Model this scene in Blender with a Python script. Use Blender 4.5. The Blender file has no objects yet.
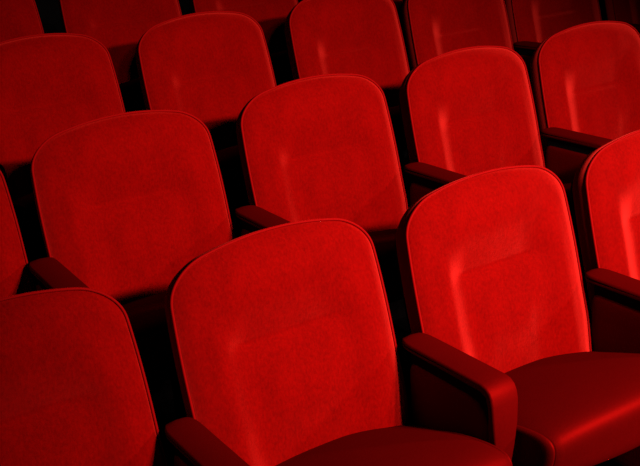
import bpy, bmesh, math
from mathutils import Matrix, Vector, noise

SC = bpy.context.scene
COL = SC.collection
ZF = 0.42                      # seat seam height above its own tier
PITCH, ROW_D, ROW_H = 0.56, 0.7205, 0.1379
RECL = 0.2165                  # backrest recline, radians

# ------------------------------------------------------------------ materials
def new_mat(name):
    m = bpy.data.materials.new(name); m.use_nodes = True
    nt = m.node_tree; b = nt.nodes['Principled BSDF']
    return m, nt, b

def velvet(name, base, rough=0.85, sheen=0.08, nap=0.18, spec=0.03, gloss=None, ash=0.0, ashr=0.5):
    m, nt, b = new_mat(name)
    N, L = nt.nodes, nt.links
    tc = N.new('ShaderNodeTexCoord')
    n1 = N.new('ShaderNodeTexNoise'); n1.inputs['Scale'].default_value = 130; n1.inputs['Detail'].default_value = 5
    n1.inputs['Roughness'].default_value = 0.75
    n2 = N.new('ShaderNodeTexNoise'); n2.inputs['Scale'].default_value = 14; n2.inputs['Detail'].default_value = 3
    mp = N.new('ShaderNodeMapping'); mp.inputs['Scale'].default_value = (1.5, 1.5, 0.8)
    L.new(tc.outputs['Object'], mp.inputs['Vector'])
    L.new(mp.outputs['Vector'], n1.inputs['Vector']); L.new(mp.outputs['Vector'], n2.inputs['Vector'])
    mx = N.new('ShaderNodeMath'); mx.operation = 'MULTIPLY_ADD'
    L.new(n2.outputs['Fac'], mx.inputs[0]); mx.inputs[1].default_value = 0.3
    L.new(n1.outputs['Fac'], mx.inputs[2])
    cr = N.new('ShaderNodeValToRGB')
    e = cr.color_ramp.elements
    e[0].position = 0.40; e[1].position = 0.90
    e[0].color = (base[0]*(1-nap), base[1]*(1-nap), base[2]*(1-nap), 1)
    e[1].color = (base[0]*(1+nap), base[1]*(1+nap), base[2]*(1+nap), 1)
    L.new(mx.outputs[0], cr.inputs['Fac'])
    L.new(cr.outputs['Color'], b.inputs['Base Color'])
    b.inputs['Roughness'].default_value = rough
    b.inputs['Specular IOR Level'].default_value = spec
    b.inputs['Specular Tint'].default_value = (1, 0.08, 0.06, 1)
    b.inputs['Sheen Weight'].default_value = sheen
    b.inputs['Sheen Roughness'].default_value = 0.3
    b.inputs['Sheen Tint'].default_value = (0.9, 0.014, 0.010, 1)
    bp = N.new('ShaderNodeBump'); bp.inputs['Strength'].default_value = 0.15; bp.inputs['Distance'].default_value = 0.004
    L.new(n1.outputs['Fac'], bp.inputs['Height']); L.new(bp.outputs['Normal'], b.inputs['Normal'])
    if ash:                                    # pile of the velvet: brighter where seen at a slant
        g = N.new('ShaderNodeBsdfSheen'); g.distribution = 'ASHIKHMIN'
        g.inputs['Color'].default_value = (ash, ash*0.032, ash*0.022, 1); g.inputs['Roughness'].default_value = ashr
        L.new(bp.outputs['Normal'], g.inputs['Normal'])
        ad = N.new('ShaderNodeAddShader'); out = N['Material Output']
        L.new(b.outputs[0], ad.inputs[0]); L.new(g.outputs[0], ad.inputs[1]); L.new(ad.outputs[0], out.inputs['Surface'])
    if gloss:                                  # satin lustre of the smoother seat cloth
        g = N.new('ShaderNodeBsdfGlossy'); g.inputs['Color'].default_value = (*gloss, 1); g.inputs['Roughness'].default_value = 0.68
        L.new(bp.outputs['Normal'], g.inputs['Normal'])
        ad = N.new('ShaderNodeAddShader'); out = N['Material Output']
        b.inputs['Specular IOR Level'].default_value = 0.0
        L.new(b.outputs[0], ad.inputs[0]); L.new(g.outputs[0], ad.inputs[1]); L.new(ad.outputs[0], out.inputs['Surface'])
    return m

def plain(name, col, rough, spec=0.3, scale=60):
    m, nt, b = new_mat(name)
    N, L = nt.nodes, nt.links
    tc = N.new('ShaderNodeTexCoord'); n = N.new('ShaderNodeTexNoise'); n.inputs['Scale'].default_value = scale
    L.new(tc.outputs['Object'], n.inputs['Vector'])
    cr = N.new('ShaderNodeValToRGB'); e = cr.color_ramp.elements
    e[0].color = (*[c*0.7 for c in col], 1); e[1].color = (*[c*1.3 for c in col], 1)
    L.new(n.outputs['Fac'], cr.inputs['Fac']); L.new(cr.outputs['Color'], b.inputs['Base Color'])
    b.inputs['Roughness'].default_value = rough; b.inputs['Specular IOR Level'].default_value = spec
    return m

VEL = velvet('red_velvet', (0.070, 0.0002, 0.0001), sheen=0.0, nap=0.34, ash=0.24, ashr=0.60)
SEATV = velvet('shaded_red_velvet', (0.017, 0.0001, 0.0001), sheen=0.0, gloss=(0.038, 0.0003, 0.0002))  # shade on cushion and armrest tops is put into this darker base red
PIPE = velvet('red_piping', (0.09, 0.0004, 0.0004), rough=0.6, sheen=0.1, nap=0.05)
SHELL = plain('black_shell', (0.0010, 0.0006, 0.0006), 0.8, 0.02)
METAL = plain('black_steel', (0.0010, 0.0006, 0.0006), 0.7, 0.02)
PAINT = plain('black_paint', (0.002, 0.0015, 0.0015), 0.95, 0.0, 30)
CARPET = plain('dark_carpet', (0.0009, 0.0005, 0.0005), 1.0, 0.0, 180)

# ------------------------------------------------------------------ helpers
def link(o, parent=None):
    COL.objects.link(o)
    if parent: o.parent = parent
    return o

def mesh_obj(name, bm, mat, parent=None, smooth=True):
    me = bpy.data.meshes.new(name)
    bmesh.ops.recalc_face_normals(bm, faces=bm.faces)
    bm.to_mesh(me); bm.free()
    me.materials.append(mat)
    for p in me.polygons: p.use_smooth = smooth and len(p.vertices) <= 4
    return link(bpy.data.objects.new(name, me), parent)

def loft(bm, rings, closed=True, cap0=True, cap1=True):
    R = [[bm.verts.new(p) for p in r] for r in rings]
    n = len(R[0])
    for a, b in zip(R, R[1:]):
        for k in range(n if closed else n-1):
            bm.faces.new((a[k], a[(k+1) % n], b[(k+1) % n], b[k]))
    if cap0: bm.faces.new(list(reversed(R[0])))
    if cap1: bm.faces.new(R[-1])
    return R

def tube(bm, pts, r, closed=False, seg=8):
    pts = [Vector(p) for p in pts]; n = len(pts); rings = []
    prev = None
    for i, p in enumerate(pts):
        a = pts[i-1] if (i > 0 or closed) else p
        b = pts[(i+1) % n] if (i < n-1 or closed) else p
        t = (b-a).normalized()
        if prev is None:
            u = t.orthogonal().normalized()
        else:
            u = (prev - t*prev.dot(t)).normalized()
        prev = u; w = t.cross(u)
        rings.append([p + r*(math.cos(2*math.pi*k/seg)*u + math.sin(2*math.pi*k/seg)*w) for k in range(seg)])
    if closed:
        # align last ring with first
        rings.append(rings[0])
        R = [[bm.verts.new(q) for q in rg] for rg in rings[:-1]]
        base = R[0]
        best = min(range(seg), key=lambda s: (R[-1][0].co - base[s].co).length)
        for a, b in zip(R, R[1:]):
            for k in range(seg): bm.faces.new((a[k], a[(k+1) % seg], b[(k+1) % seg], b[k]))
        a = R[-1]
        for k in range(seg):
            bm.faces.new((a[k], a[(k+1) % seg], base[(k+1+best) % seg], base[(k+best) % seg]))
    else:
        loft(bm, rings)

def sstep(a, b, x):
    t = max(0.0, min(1.0, (x-a)/(b-a))); return t*t*(3-2*t)

def rbox(bm, x0, x1, y0, y1, z0, z1, bev=0.006, seg=2):
    r = bmesh.ops.create_cube(bm, size=1)
    for v in r['verts']:
        v.co = Vector(((x0+x1)/2 + v.co.x*(x1-x0), (y0+y1)/2 + v.co.y*(y1-y0), (z0+z1)/2 + v.co.z*(z1-z0)))
    es = list({e for v in r['verts'] for e in v.link_edges})
    bmesh.ops.bevel(bm, geom=es, offset=bev, segments=seg, affect='EDGES', profile=0.5)

# ------------------------------------------------------------------ backrest
WB, WM, WT, BH = 0.2359, 0.2438, 0.2319, 0.4984
RX, RZ, EXP = 0.3494, 0.1664, 2/2.3
ARCH, KX, KY = 0.0404, -0.0071, 0.0113
HB = -0.075                                        # pad runs down behind the cushion

def width_at(z):
    if z < 0: return WB
    return WB*(1-z)*(1-2*z) + WM*4*z*(1-z) + WT*z*(2*z-1) + 0.004*math.exp(-((z-0.16)/0.11)**2)

def outline(n_side=26, n_cor=22, n_top=16, n_bot=14):
    """right half from bottom centre to top centre, as (u, x, h)"""
    pts = []
    rb = 0.05
    for k in range(n_bot):                                   # bottom edge
        t = k/n_bot; pts.append((t*(1-rb/WB), t*(WB-rb), HB))
    for k in range(8):                                       # bottom corner
        a = -math.pi/2 + k/8*math.pi/2
        x = WB-rb+rb*math.cos(a); pts.append((x/WB, x, HB+rb+rb*math.sin(a)))
    z_s, z_e = (HB+rb)/BH, 1-RZ
    for k in range(n_side):
        z = z_s + (z_e-z_s)*k/n_side
        pts.append((1.0, width_at(z), z*BH - ARCH*max(z, 0)**4))
    for k in range(n_cor):
        a = k/n_cor*math.pi/2
        u = (1-RX)+RX*math.cos(a)**EXP; z = (1-RZ)+RZ*math.sin(a)**EXP
        pts.append((u, u*width_at(z), z*BH - ARCH*u*u*z**4))
    for k in range(n_top+1):
        u = (1-RX)*(1-k/n_top)
        pts.append((u, u*width_at(1), BH - ARCH*u*u))
    return pts

half = outline()
OUT = [(u, x, h) for u, x, h in half] + [(-u, -x, h) for u, x, h in reversed(half[1:-1])]

def plane_pt(u, x, h, d):
    """point on the reclined back; d = bulge towards the sitter"""
    hh = h
    y = hh*math.sin(RECL) + KY*(hh/.5)**2*(1 if hh > 0 else 0) - KX*(x/0.24)**2
    return Vector((x, y - d*math.cos(RECL), hh*math.cos(RECL) + d*math.sin(RECL)))

def relief(x, h, s):
    """upholstery relief; s = 0 centre .. 1 edge"""
    edge = 1 - s
    puff = 0.008*(1 - max(0, 1-edge/0.13)**2.0) + 0.004*(1 - max(0, 1-edge/0.5)**2.0)
    hw = 0.242 - abs(x)
    puff += 0.005*(1 - max(0, 1-hw/0.092)**1.5) * min(1, edge/0.10)
    groove = -0.0025*math.exp(-(edge/0.012)**2)
    low = max(0.0, min(1.0, (0.42-h)/0.135)); low = low**1.4                       # lumbar panel below the crease
    lowb = sstep(0.42, 0.26, h)
    inner = sstep(0.175, 0.094, -x) if x < 0 else sstep(0.205, 0.070, x)
    rec = -0.031*inner*low
    bol = 0.005*math.exp(-((abs(x)-0.172)/0.028)**2)*lowb
    head = (0.011*sstep(0.288, 0.262, h)*sstep(-0.05, 0.2, h) + 0.005*math.exp(-((h-0.40)/0.06)**2))*sstep(0.165, 0.09, abs(x))
    lum = 0.009*math.exp(-((h-0.15)/0.085)**2)*sstep(0.13, 0.05, abs(x))
    w = 0.0016*noise.noise(Vector((x*14, h*14, 3.1))) * min(1, edge/0.2)
    return puff + groove + rec + bol + head + lum + w

def make_backrest(parent):
    cx, ch = 0.0, 0.2
    bm = bmesh.new()
    rings = []
    drop = lambda sc, h: sc if h < ch else 1-(1-sc)*2.1      # the back's top edge rounds off further
    # side band from the rear edge forward to the seam
    TH = 0.062
    for d, sc in ((-TH, 0.955), (-TH+0.006, 0.972), (-TH+0.018, 0.988), (-0.024, 0.999), (-0.012, 1.002), (-0.004, 1.001), (0.0, 0.998)):
        rings.append([plane_pt(u, cx+(x-cx)*sc, ch+(h-ch)*drop(sc, h), d) for u, x, h in OUT])
    svals = [0.990, 0.982, 0.972, 0.96, 0.945] + [0.93-0.0245*k for k in range(38)]
    for s in svals:
        if s < 0.01: break
        rings.append([plane_pt(u*s, x*s, ch+(h-ch)*s, relief(x*s, ch+(h-ch)*s, s)) for u, x, h in OUT])
    loft(bm, rings, True, False, True)
    back = mesh_obj('backrest', bm, VEL, parent)
    bm = bmesh.new()
    tube(bm, [plane_pt(u, x*1.0005, ch+(h-ch)*1.001, 0.0012) for u, x, h in OUT], 0.0029, True, 8)
    mesh_obj('piping', bm, PIPE, back)
    bm = bmesh.new()
    rr = []
    for sc, d in ((0.952, -TH+0.004), (0.952, -TH-0.006), (0.94, -TH-0.014), (0.85, -TH-0.019), (0.5, -TH-0.021), (0.03, -TH-0.021)):
        rr.append([plane_pt(u*sc, x*sc, ch+(h-ch)*(drop(sc, h) if sc > 0.9 else sc*0.94), d) for u, x, h in OUT])
    loft(bm, rr, True, True, True)
    mesh_obj('back_shell', bm, SHELL, back)
    return back

# ------------------------------------------------------------------ seat cushion
CW = 0.223
def cushion_profile(x, n=10):
    """closed (y,z) profile of the cushion at lateral position x"""
    c = 1-(x/CW)**2
    c = max(0, c)
    cr = 0.034*c**0.8; bow = 0.032*c
    top = [(0.045, -0.012), (0.02, -0.004), (-0.03, 0.012), (-0.09, 0.033), (-0.15, 0.053), (-0.20, 0.067), (-0.245, 0.077),
           (-0.285, 0.083), (-0.312, 0.083), (-0.328, 0.077), (-0.335, 0.065), (-0.335, 0.049), (-0.331, 0.031),
           (-0.325, 0.012), (-0.319, -0.005), (-0.306, -0.020), (-0.288, -0.033), (-0.265, -0.042)]
    out = []
    for y, z in top:
        f = max(0, min(1, (0.02-y)/0.33))
        wz = sstep(-0.03, 0.05, z) if y < -0.29 else 1
        out.append((y - bow*f**1.5, z + cr*wz*(1.0 if y < 0 else 0.9)))
    out += [(-0.18, -0.046), (-0.08, -0.046), (0.02, -0.046), (0.045, -0.04)]
    return out

def spline(pts, k):
    P = [Vector((a, b, 0)) for a, b in pts]; out = []
    n = len(P)
    for i in range(n):
        p0, p1, p2, p3 = P[i-1], P[i], P[(i+1) % n], P[(i+2) % n]
        for j in range(k):
            t = j/k
            q = 0.5*((2*p1) + (p2-p0)*t + (2*p0-5*p1+4*p2-p3)*t*t + (3*p1-p0-3*p2+p3)*t**3)
            out.append((q.x, q.y))
    return out

def make_cushion(parent):
    bm = bmesh.new(); rings = []
    def ring(x, xp, sc=1.0):
        pr = spline(cushion_profile(xp), 2)
        my, mz = -0.15, 0.015
        return [Vector((x, my+(y-my)*sc, mz+(z-mz)*sc)) for y, z in pr]
    # padded side cheek
    ends = [(0.2365, 0.55), (0.2365, 0.80), (0.2355, 0.90), (0.233, 0.955), (0.229, 0.983), (0.2265, 0.992), (0.2258, 0.980), (0.2243, 0.980), (0.2236, 0.993)]
    for x, sc in ends: rings.append(ring(-x, -CW, sc))
    n = 28
    for k in range(n+1):
        x = -CW + 2*CW*k/n
        rings.append(ring(x, x))
    for x, sc in reversed(ends): rings.append(ring(x, CW, sc))
    loft(bm, rings)
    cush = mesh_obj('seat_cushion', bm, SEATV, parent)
    bm = bmesh.new()
    rbox(bm, -0.215, 0.215, -0.25, 0.05, -0.085, -0.040, 0.012)
    mesh_obj('seat_pan', bm, METAL, cush, False)
    return cush

def make_seat():
    root = link(bpy.data.objects.new('theatre_seat', None))
    root.empty_display_size = 0.1
    up = Matrix.Translation((0, 0, ZF))
    b = make_backrest(root); b.location = (0, 0, ZF)
    c = make_cushion(root); c.location = (0, 0, ZF)
    bm = bmesh.new()
    rbox(bm, -0.03, 0.03, -0.16, -0.08, 0.012, ZF-0.083, 0.006)
    rbox(bm, -0.10, 0.10, -0.22, -0.02, 0.0, 0.014, 0.004)
    rbox(bm, -0.20, -0.17, -0.05, 0.10, ZF-0.075, ZF-0.045, 0.004)
    rbox(bm, 0.17, 0.20, -0.05, 0.10, ZF-0.075, ZF-0.045, 0.004)
    mesh_obj('pedestal', bm, METAL, root, False)
    return root

# ------------------------------------------------------------------ armrest
def make_armrest():
    root = link(bpy.data.objects.new('armrest', None)); root.empty_display_size = 0.1
    # waterfall pad: outer and inner profile
    outer = [(0.054, 0.176), (0.053, 0.182), (0.049, 0.187), (0.042, 0.190), (0.032, 0.191), (0.018, 0.191), (0.0, 0.191), (-0.10, 0.191), (-0.19, 0.191), (-0.222, 0.191), (-0.237, 0.188),
             (-0.248, 0.180), (-0.254, 0.168), (-0.257, 0.15), (-0.257, 0.10), (-0.254, 0.05), (-0.248, 0.0), (-0.240, -0.05)]
    inner = [(-0.226, -0.05), (-0.232, 0.0), (-0.236, 0.05), (-0.241, 0.10), (-0.240, 0.145), (-0.235, 0.165), (-0.220, 0.172),
             (-0.10, 0.173), (0.0, 0.173), (0.02, 0.173), (0.035, 0.173), (0.045, 0.173), (0.053, 0.173)]
    prof = outer+inner
    def hw(y, z):
        w = 0.0345
        if z < 0.15: w -= 0.0165*sstep(0.15, -0.05, z)
        if y > 0.0: w *= max(0.35, math.sqrt(max(0, 1 - 0.86*(y/0.054)**2.4)))
        return w
    bm = bmesh.new(); rings = []
    my, mz = -0.15, 0.13
    def inset(y, z, k, t):
        # shrink the section slightly towards its mid line near the pad's sides
        i = k if k < len(outer) else None
        return y, z
    m = [(-1.0, 0.006), (-0.985, 0.003), (-0.94, 0.0008), (-0.88, 0.0), (0.0, -0.0015), (0.88, 0.0), (0.94, 0.0008), (0.985, 0.003), (1.0, 0.006)]
    no = len(outer)
    nrm = []
    for k in range(len(prof)):
        a = Vector(prof[k-1]); b = Vector(prof[(k+1) % len(prof)]); t = (b-a).normalized()
        nrm.append(Vector((-t.y, t.x)))          # points inwards for this winding
    cen = Vector((-0.1, 0.17))
    for f, ins in m:
        rg = []
        for k, (y, z) in enumerate(prof):
            q = Vector((y, z)) + nrm[k]*ins
            rg.append(Vector((f*hw(y, z), q.x, q.y)))
        rings.append(rg)
    loft(bm, rings)
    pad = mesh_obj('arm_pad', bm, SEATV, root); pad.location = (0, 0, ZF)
    # padded side panel
    pp = [(0.018, -0.30), (0.018, 0.11), (0.016, 0.132), (0.010, 0.143), (-0.004, 0.147), (-0.05, 0.147), (-0.10, 0.147), (-0.175, 0.147), (-0.205, 0.143), (-0.224, 0.129),
          (-0.231, 0.108), (-0.231, 0.05), (-0.224, -0.05), (-0.205, -0.16), (-0.19, -0.30)]
    def ring(x, ins):
        c = Vector((-0.11, -0.05)); rg = []
        for y, z in pp:
            q = Vector((y, z)); q = q + (c-q)*(ins/0.19)
            rg.append(Vector((x, q.x, q.y)))
        return rg
    bm = bmesh.new()
    rs = [ring(-0.0320, 0.045), ring(-0.0318, 0.032), ring(-0.0312, 0.021), ring(-0.0302, 0.0115), ring(-0.0285, 0.005), ring(-0.0248, 0.0012), ring(-0.020, 0.0)]
    rs += [[Vector((-v.x, v.y, v.z)) for v in r] for r in reversed(rs)]
    loft(bm, rs)
    bm2 = bmesh.new()
    rbox(bm2, -0.0255, 0.0255, -0.232, 0.012, 0.10, 0.176, 0.003)
    sp = mesh_obj('spacer', bm2, SHELL, root, False); sp.location = (0, 0, ZF)
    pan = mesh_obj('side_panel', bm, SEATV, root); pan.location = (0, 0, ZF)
    for sgn in (-1, 1):
        bm = bmesh.new()
        tube(bm, [Vector((sgn*0.0215, v.y, v.z)) for v in ring(0, -0.0005)[5:-1]], 0.0026, False, 6)
        mesh_obj('piping', bm, PIPE, pan)
    bm = bmesh.new()
    rbox(bm, -0.018, 0.018, -0.17, 0.02, 0.012, ZF-0.29, 0.005)
    rbox(bm, -0.026, 0.026, -0.24, 0.06, 0.0, 0.016, 0.004)
    mesh_obj('foot', bm, METAL, root, False)
    return root

def children(o): return [c for c in COL.objects if c.parent == o]
def copy_tree(o, parent=None):
    c = o.copy(); COL.objects.link(c)
    if parent: c.parent = parent
    for ch in children(o): copy_tree(ch, c)
    return c

# ------------------------------------------------------------------ placement
X0 = [0.0, 0.5445, 0.5677, 0.5588]
# small individual misalignments of the seats (dx, dy, dz, turn)
JIT = {(0,0):(-.0007,.0071,.008,.0199),(0,1):(.0032,.0106,.0014,.011),(0,2):(.0026,.0028,-.0024,-.0042),(0,3):(-.0052,-.0006,-.0054,-.0035),
       (1,0):(-.0155,-.0099,.0002,-.0233),(1,1):(.0055,-.0057,0,-.0146),(1,2):(.0088,-.0117,-.0026,-.0121),(1,3):(.0011,-.0057,-.0002,-.0421),
       (2,0):(-.0105,.0044,-.0002,.0164),(2,1):(.0047,.0017,-.0049,.0401),(2,2):(.0202,-.0075,.0068,.0245),(2,3):(-.002,-.0027,.0012,-.0071),
       (2,4):(-.0125,.016,-.0021,-.0224),(3,0):(-.0082,.0024,.0001,.0042),(3,1):(.0082,-.0011,.0001,.0172)}
SEATS = {
 (0,0):'red velvet theatre seat cut off by the lower left corner, nearest the camera',
 (0,1):'large red velvet theatre seat at bottom centre, second in the front row',
 (0,2):'brightest red velvet theatre seat, third in the front row, cushion in full view',
 (0,3):'red velvet theatre seat of the front row cut off by the right edge',
 (1,-1):'sliver of a red theatre seat at the left edge, in the second row',
 (1,0):'red velvet seat in the second row, behind the two leftmost front row seats',
 (1,1):'red velvet theatre seat at the middle of the picture, behind the bottom centre seat',
 (1,2):'red velvet theatre seat in the second row, directly behind the brightest front seat',
 (1,3):'red velvet theatre seat of the second row touching the right edge',
 (2,0):'dim red theatre seat at the upper left, leftmost of the third row',
 (2,1):'dim red theatre seat near the top, second in the third row',
 (2,2):'red theatre seat at top centre, third in the third row, top edge cut off',
 (2,3):'red theatre seat at top, fourth in the third row, beside a small dark armrest',
 (2,4):'dark red theatre seat at the top right, fifth in the third row',
 (2,5):'darkest red theatre seat in the upper right corner, end of the third row',
 (3,0):'very dim red theatre seat in the upper left corner, fourth row',
 (3,1):'dim red seat lower half at the top, second in the fourth row',
 (3,2):'dim red theatre seat sliver at the top, third in the fourth row',
 (3,3):'tiny piece of a red seat in a gap at the top of the fourth row',
}
seat0 = make_seat(); first = True
for (i, j), lab in SEATS.items():
    o = seat0 if first else copy_tree(seat0)
    first = False
    dx, dy, dz, rz = JIT.get((i, j), (0, 0, 0, 0))
    x = X0[i]+j*PITCH
    o.location = (x+dx, i*ROW_D+dy+0.0026*(x-.84)**2, i*ROW_H+dz)
    o.rotation_euler = (0, 0, rz + math.atan(2*0.0026*(x-.84)))
    o['label'] = lab; o['category'] = 'seat'; o['group'] = 'red velvet theatre seats in rows'
ARMS = {
 (0,1):'dark red armrest at the bottom left, cut off by the lower edge',
 (0,2):'large red padded armrest with bright front end between two front row seats',
 (0,3):'dark red armrest at the right edge, left of the front row\'s last seat',
 (1,0):'dark red armrest at the left, beside the second row\'s leftmost whole seat',
 (1,1):'dark red armrest left of the middle seat, above the bottom centre seat back',
 (1,2):'dark red armrest peeking over the brightest front seat\'s upper left corner',
 (1,3):'dark red armrest at the right, below the second row\'s right edge seat',
 (2,0):'shaded armrest at the left edge beside the third row\'s leftmost seat',
 (2,4):'small shaded armrest near the top right, beside the third row\'s fifth seat',
 (2,5):'very dark armrest in the upper right corner beside the third row\'s end seat',
}
arm0 = make_armrest(); first = True
for (i, j), lab in ARMS.items():
    o = arm0 if first else copy_tree(arm0)
    first = False
    x = X0[i]+(j-.5)*PITCH
    ja, jb = JIT.get((i, j-1), (0, 0, 0, 0)), JIT.get((i, j), (0, 0, 0, 0))
    o.location = (x+(ja[0]+jb[0])/2, i*ROW_D+(ja[1]+jb[1])/2, i*ROW_H)
    o.rotation_euler = (0, 0, (ja[3]+jb[3])/2)
    o['label'] = lab; o['category'] = 'armrest'; o['group'] = 'padded armrests between the theatre seats'

# stepped floor
bm = bmesh.new()
prof = [(-4.5, 0.0)]
for i in range(1, 4):
    yy = i*ROW_D-0.47
    prof += [(yy, (i-1)*ROW_H), (yy, i*ROW_H)]
prof += [(4.2, 3*ROW_H), (4.2, -0.15), (-4.5, -0.15)]
loft(bm, [[Vector((x, y, z)) for y, z in prof] for x in (-2.2, 5.2)])
fl = mesh_obj('floor', bm, CARPET, None, False); fl['kind'] = 'structure'

# dark walls round the seating
def wall(name, x0, x1, y0, y1):
    bm = bmesh.new(); rbox(bm, x0, x1, y0, y1, -0.15, 3.2, 0.004)
    o = mesh_obj(name, bm, PAINT, None, False); o['kind'] = 'structure'
wall('wall_back', -2.2, 5.2, 4.2, 4.32)
wall('wall_left', -2.32, -2.2, -4.5, 4.32)
wall('wall_right', 5.2, 5.32, -4.5, 4.32)

# ------------------------------------------------------------------ light
# stage spotlights in front of the seats: a main group and a weaker one further right
for x, e, ax in ((1.12, 870, 1.28), (1.32, 870, 1.28), (1.52, 400, 1.28), (3.65, 440, 1.40), (3.90, 440, 1.40)):
    ld = bpy.data.lights.new('stage_spotlight', 'SPOT')
    ld.energy = e; ld.shadow_soft_size = 0.05; ld.spot_size = math.radians(63); ld.spot_blend = 1.0
    ld.color = (1.0, 0.9, 0.85)
    lo = bpy.data.objects.new('stage_spotlight', ld); COL.objects.link(lo)
    lo.location = (x, -2.3, 1.70+ZF)
    aim = Vector((ax, 0.10, 0.15+ZF))
    lo.rotation_euler = (aim-lo.location).to_track_quat('-Z', 'Y').to_euler()

w = bpy.data.worlds.new('World'); SC.world = w; w.use_nodes = True
w.node_tree.nodes['Background'].inputs['Color'].default_value = (0.004, 0.003, 0.003, 1)
w.node_tree.nodes['Background'].inputs['Strength'].default_value = 0.3

# ------------------------------------------------------------------ camera
R = ((0.8406, -0.5362, -0.0773), (0.2406, 0.2417, 0.94), (0.4853, 0.8088, -0.3322))
r, u, f = (Vector(v) for v in R)
f.normalize(); r = (r - f*r.dot(f)).normalized(); u = r.cross(f)
M = Matrix((( r.x, u.x, -f.x, -0.30957), (r.y, u.y, -f.y, -1.52128), (r.z, u.z, -f.z, 1.12727+ZF), (0, 0, 0, 1)))
cd = bpy.data.cameras.new('camera'); cam = bpy.data.objects.new('camera', cd); COL.objects.link(cam)
cam.matrix_world = M
cd.sensor_width = 36; cd.sensor_fit = 'HORIZONTAL'; cd.lens = 977.885/640*36; cd.clip_start = 0.02
SC.camera = cam

vs = SC.view_settings
vs.view_transform = 'Standard'; vs.look = 'None'; vs.exposure = 0; vs.gamma = 1; vs.use_curve_mapping = False
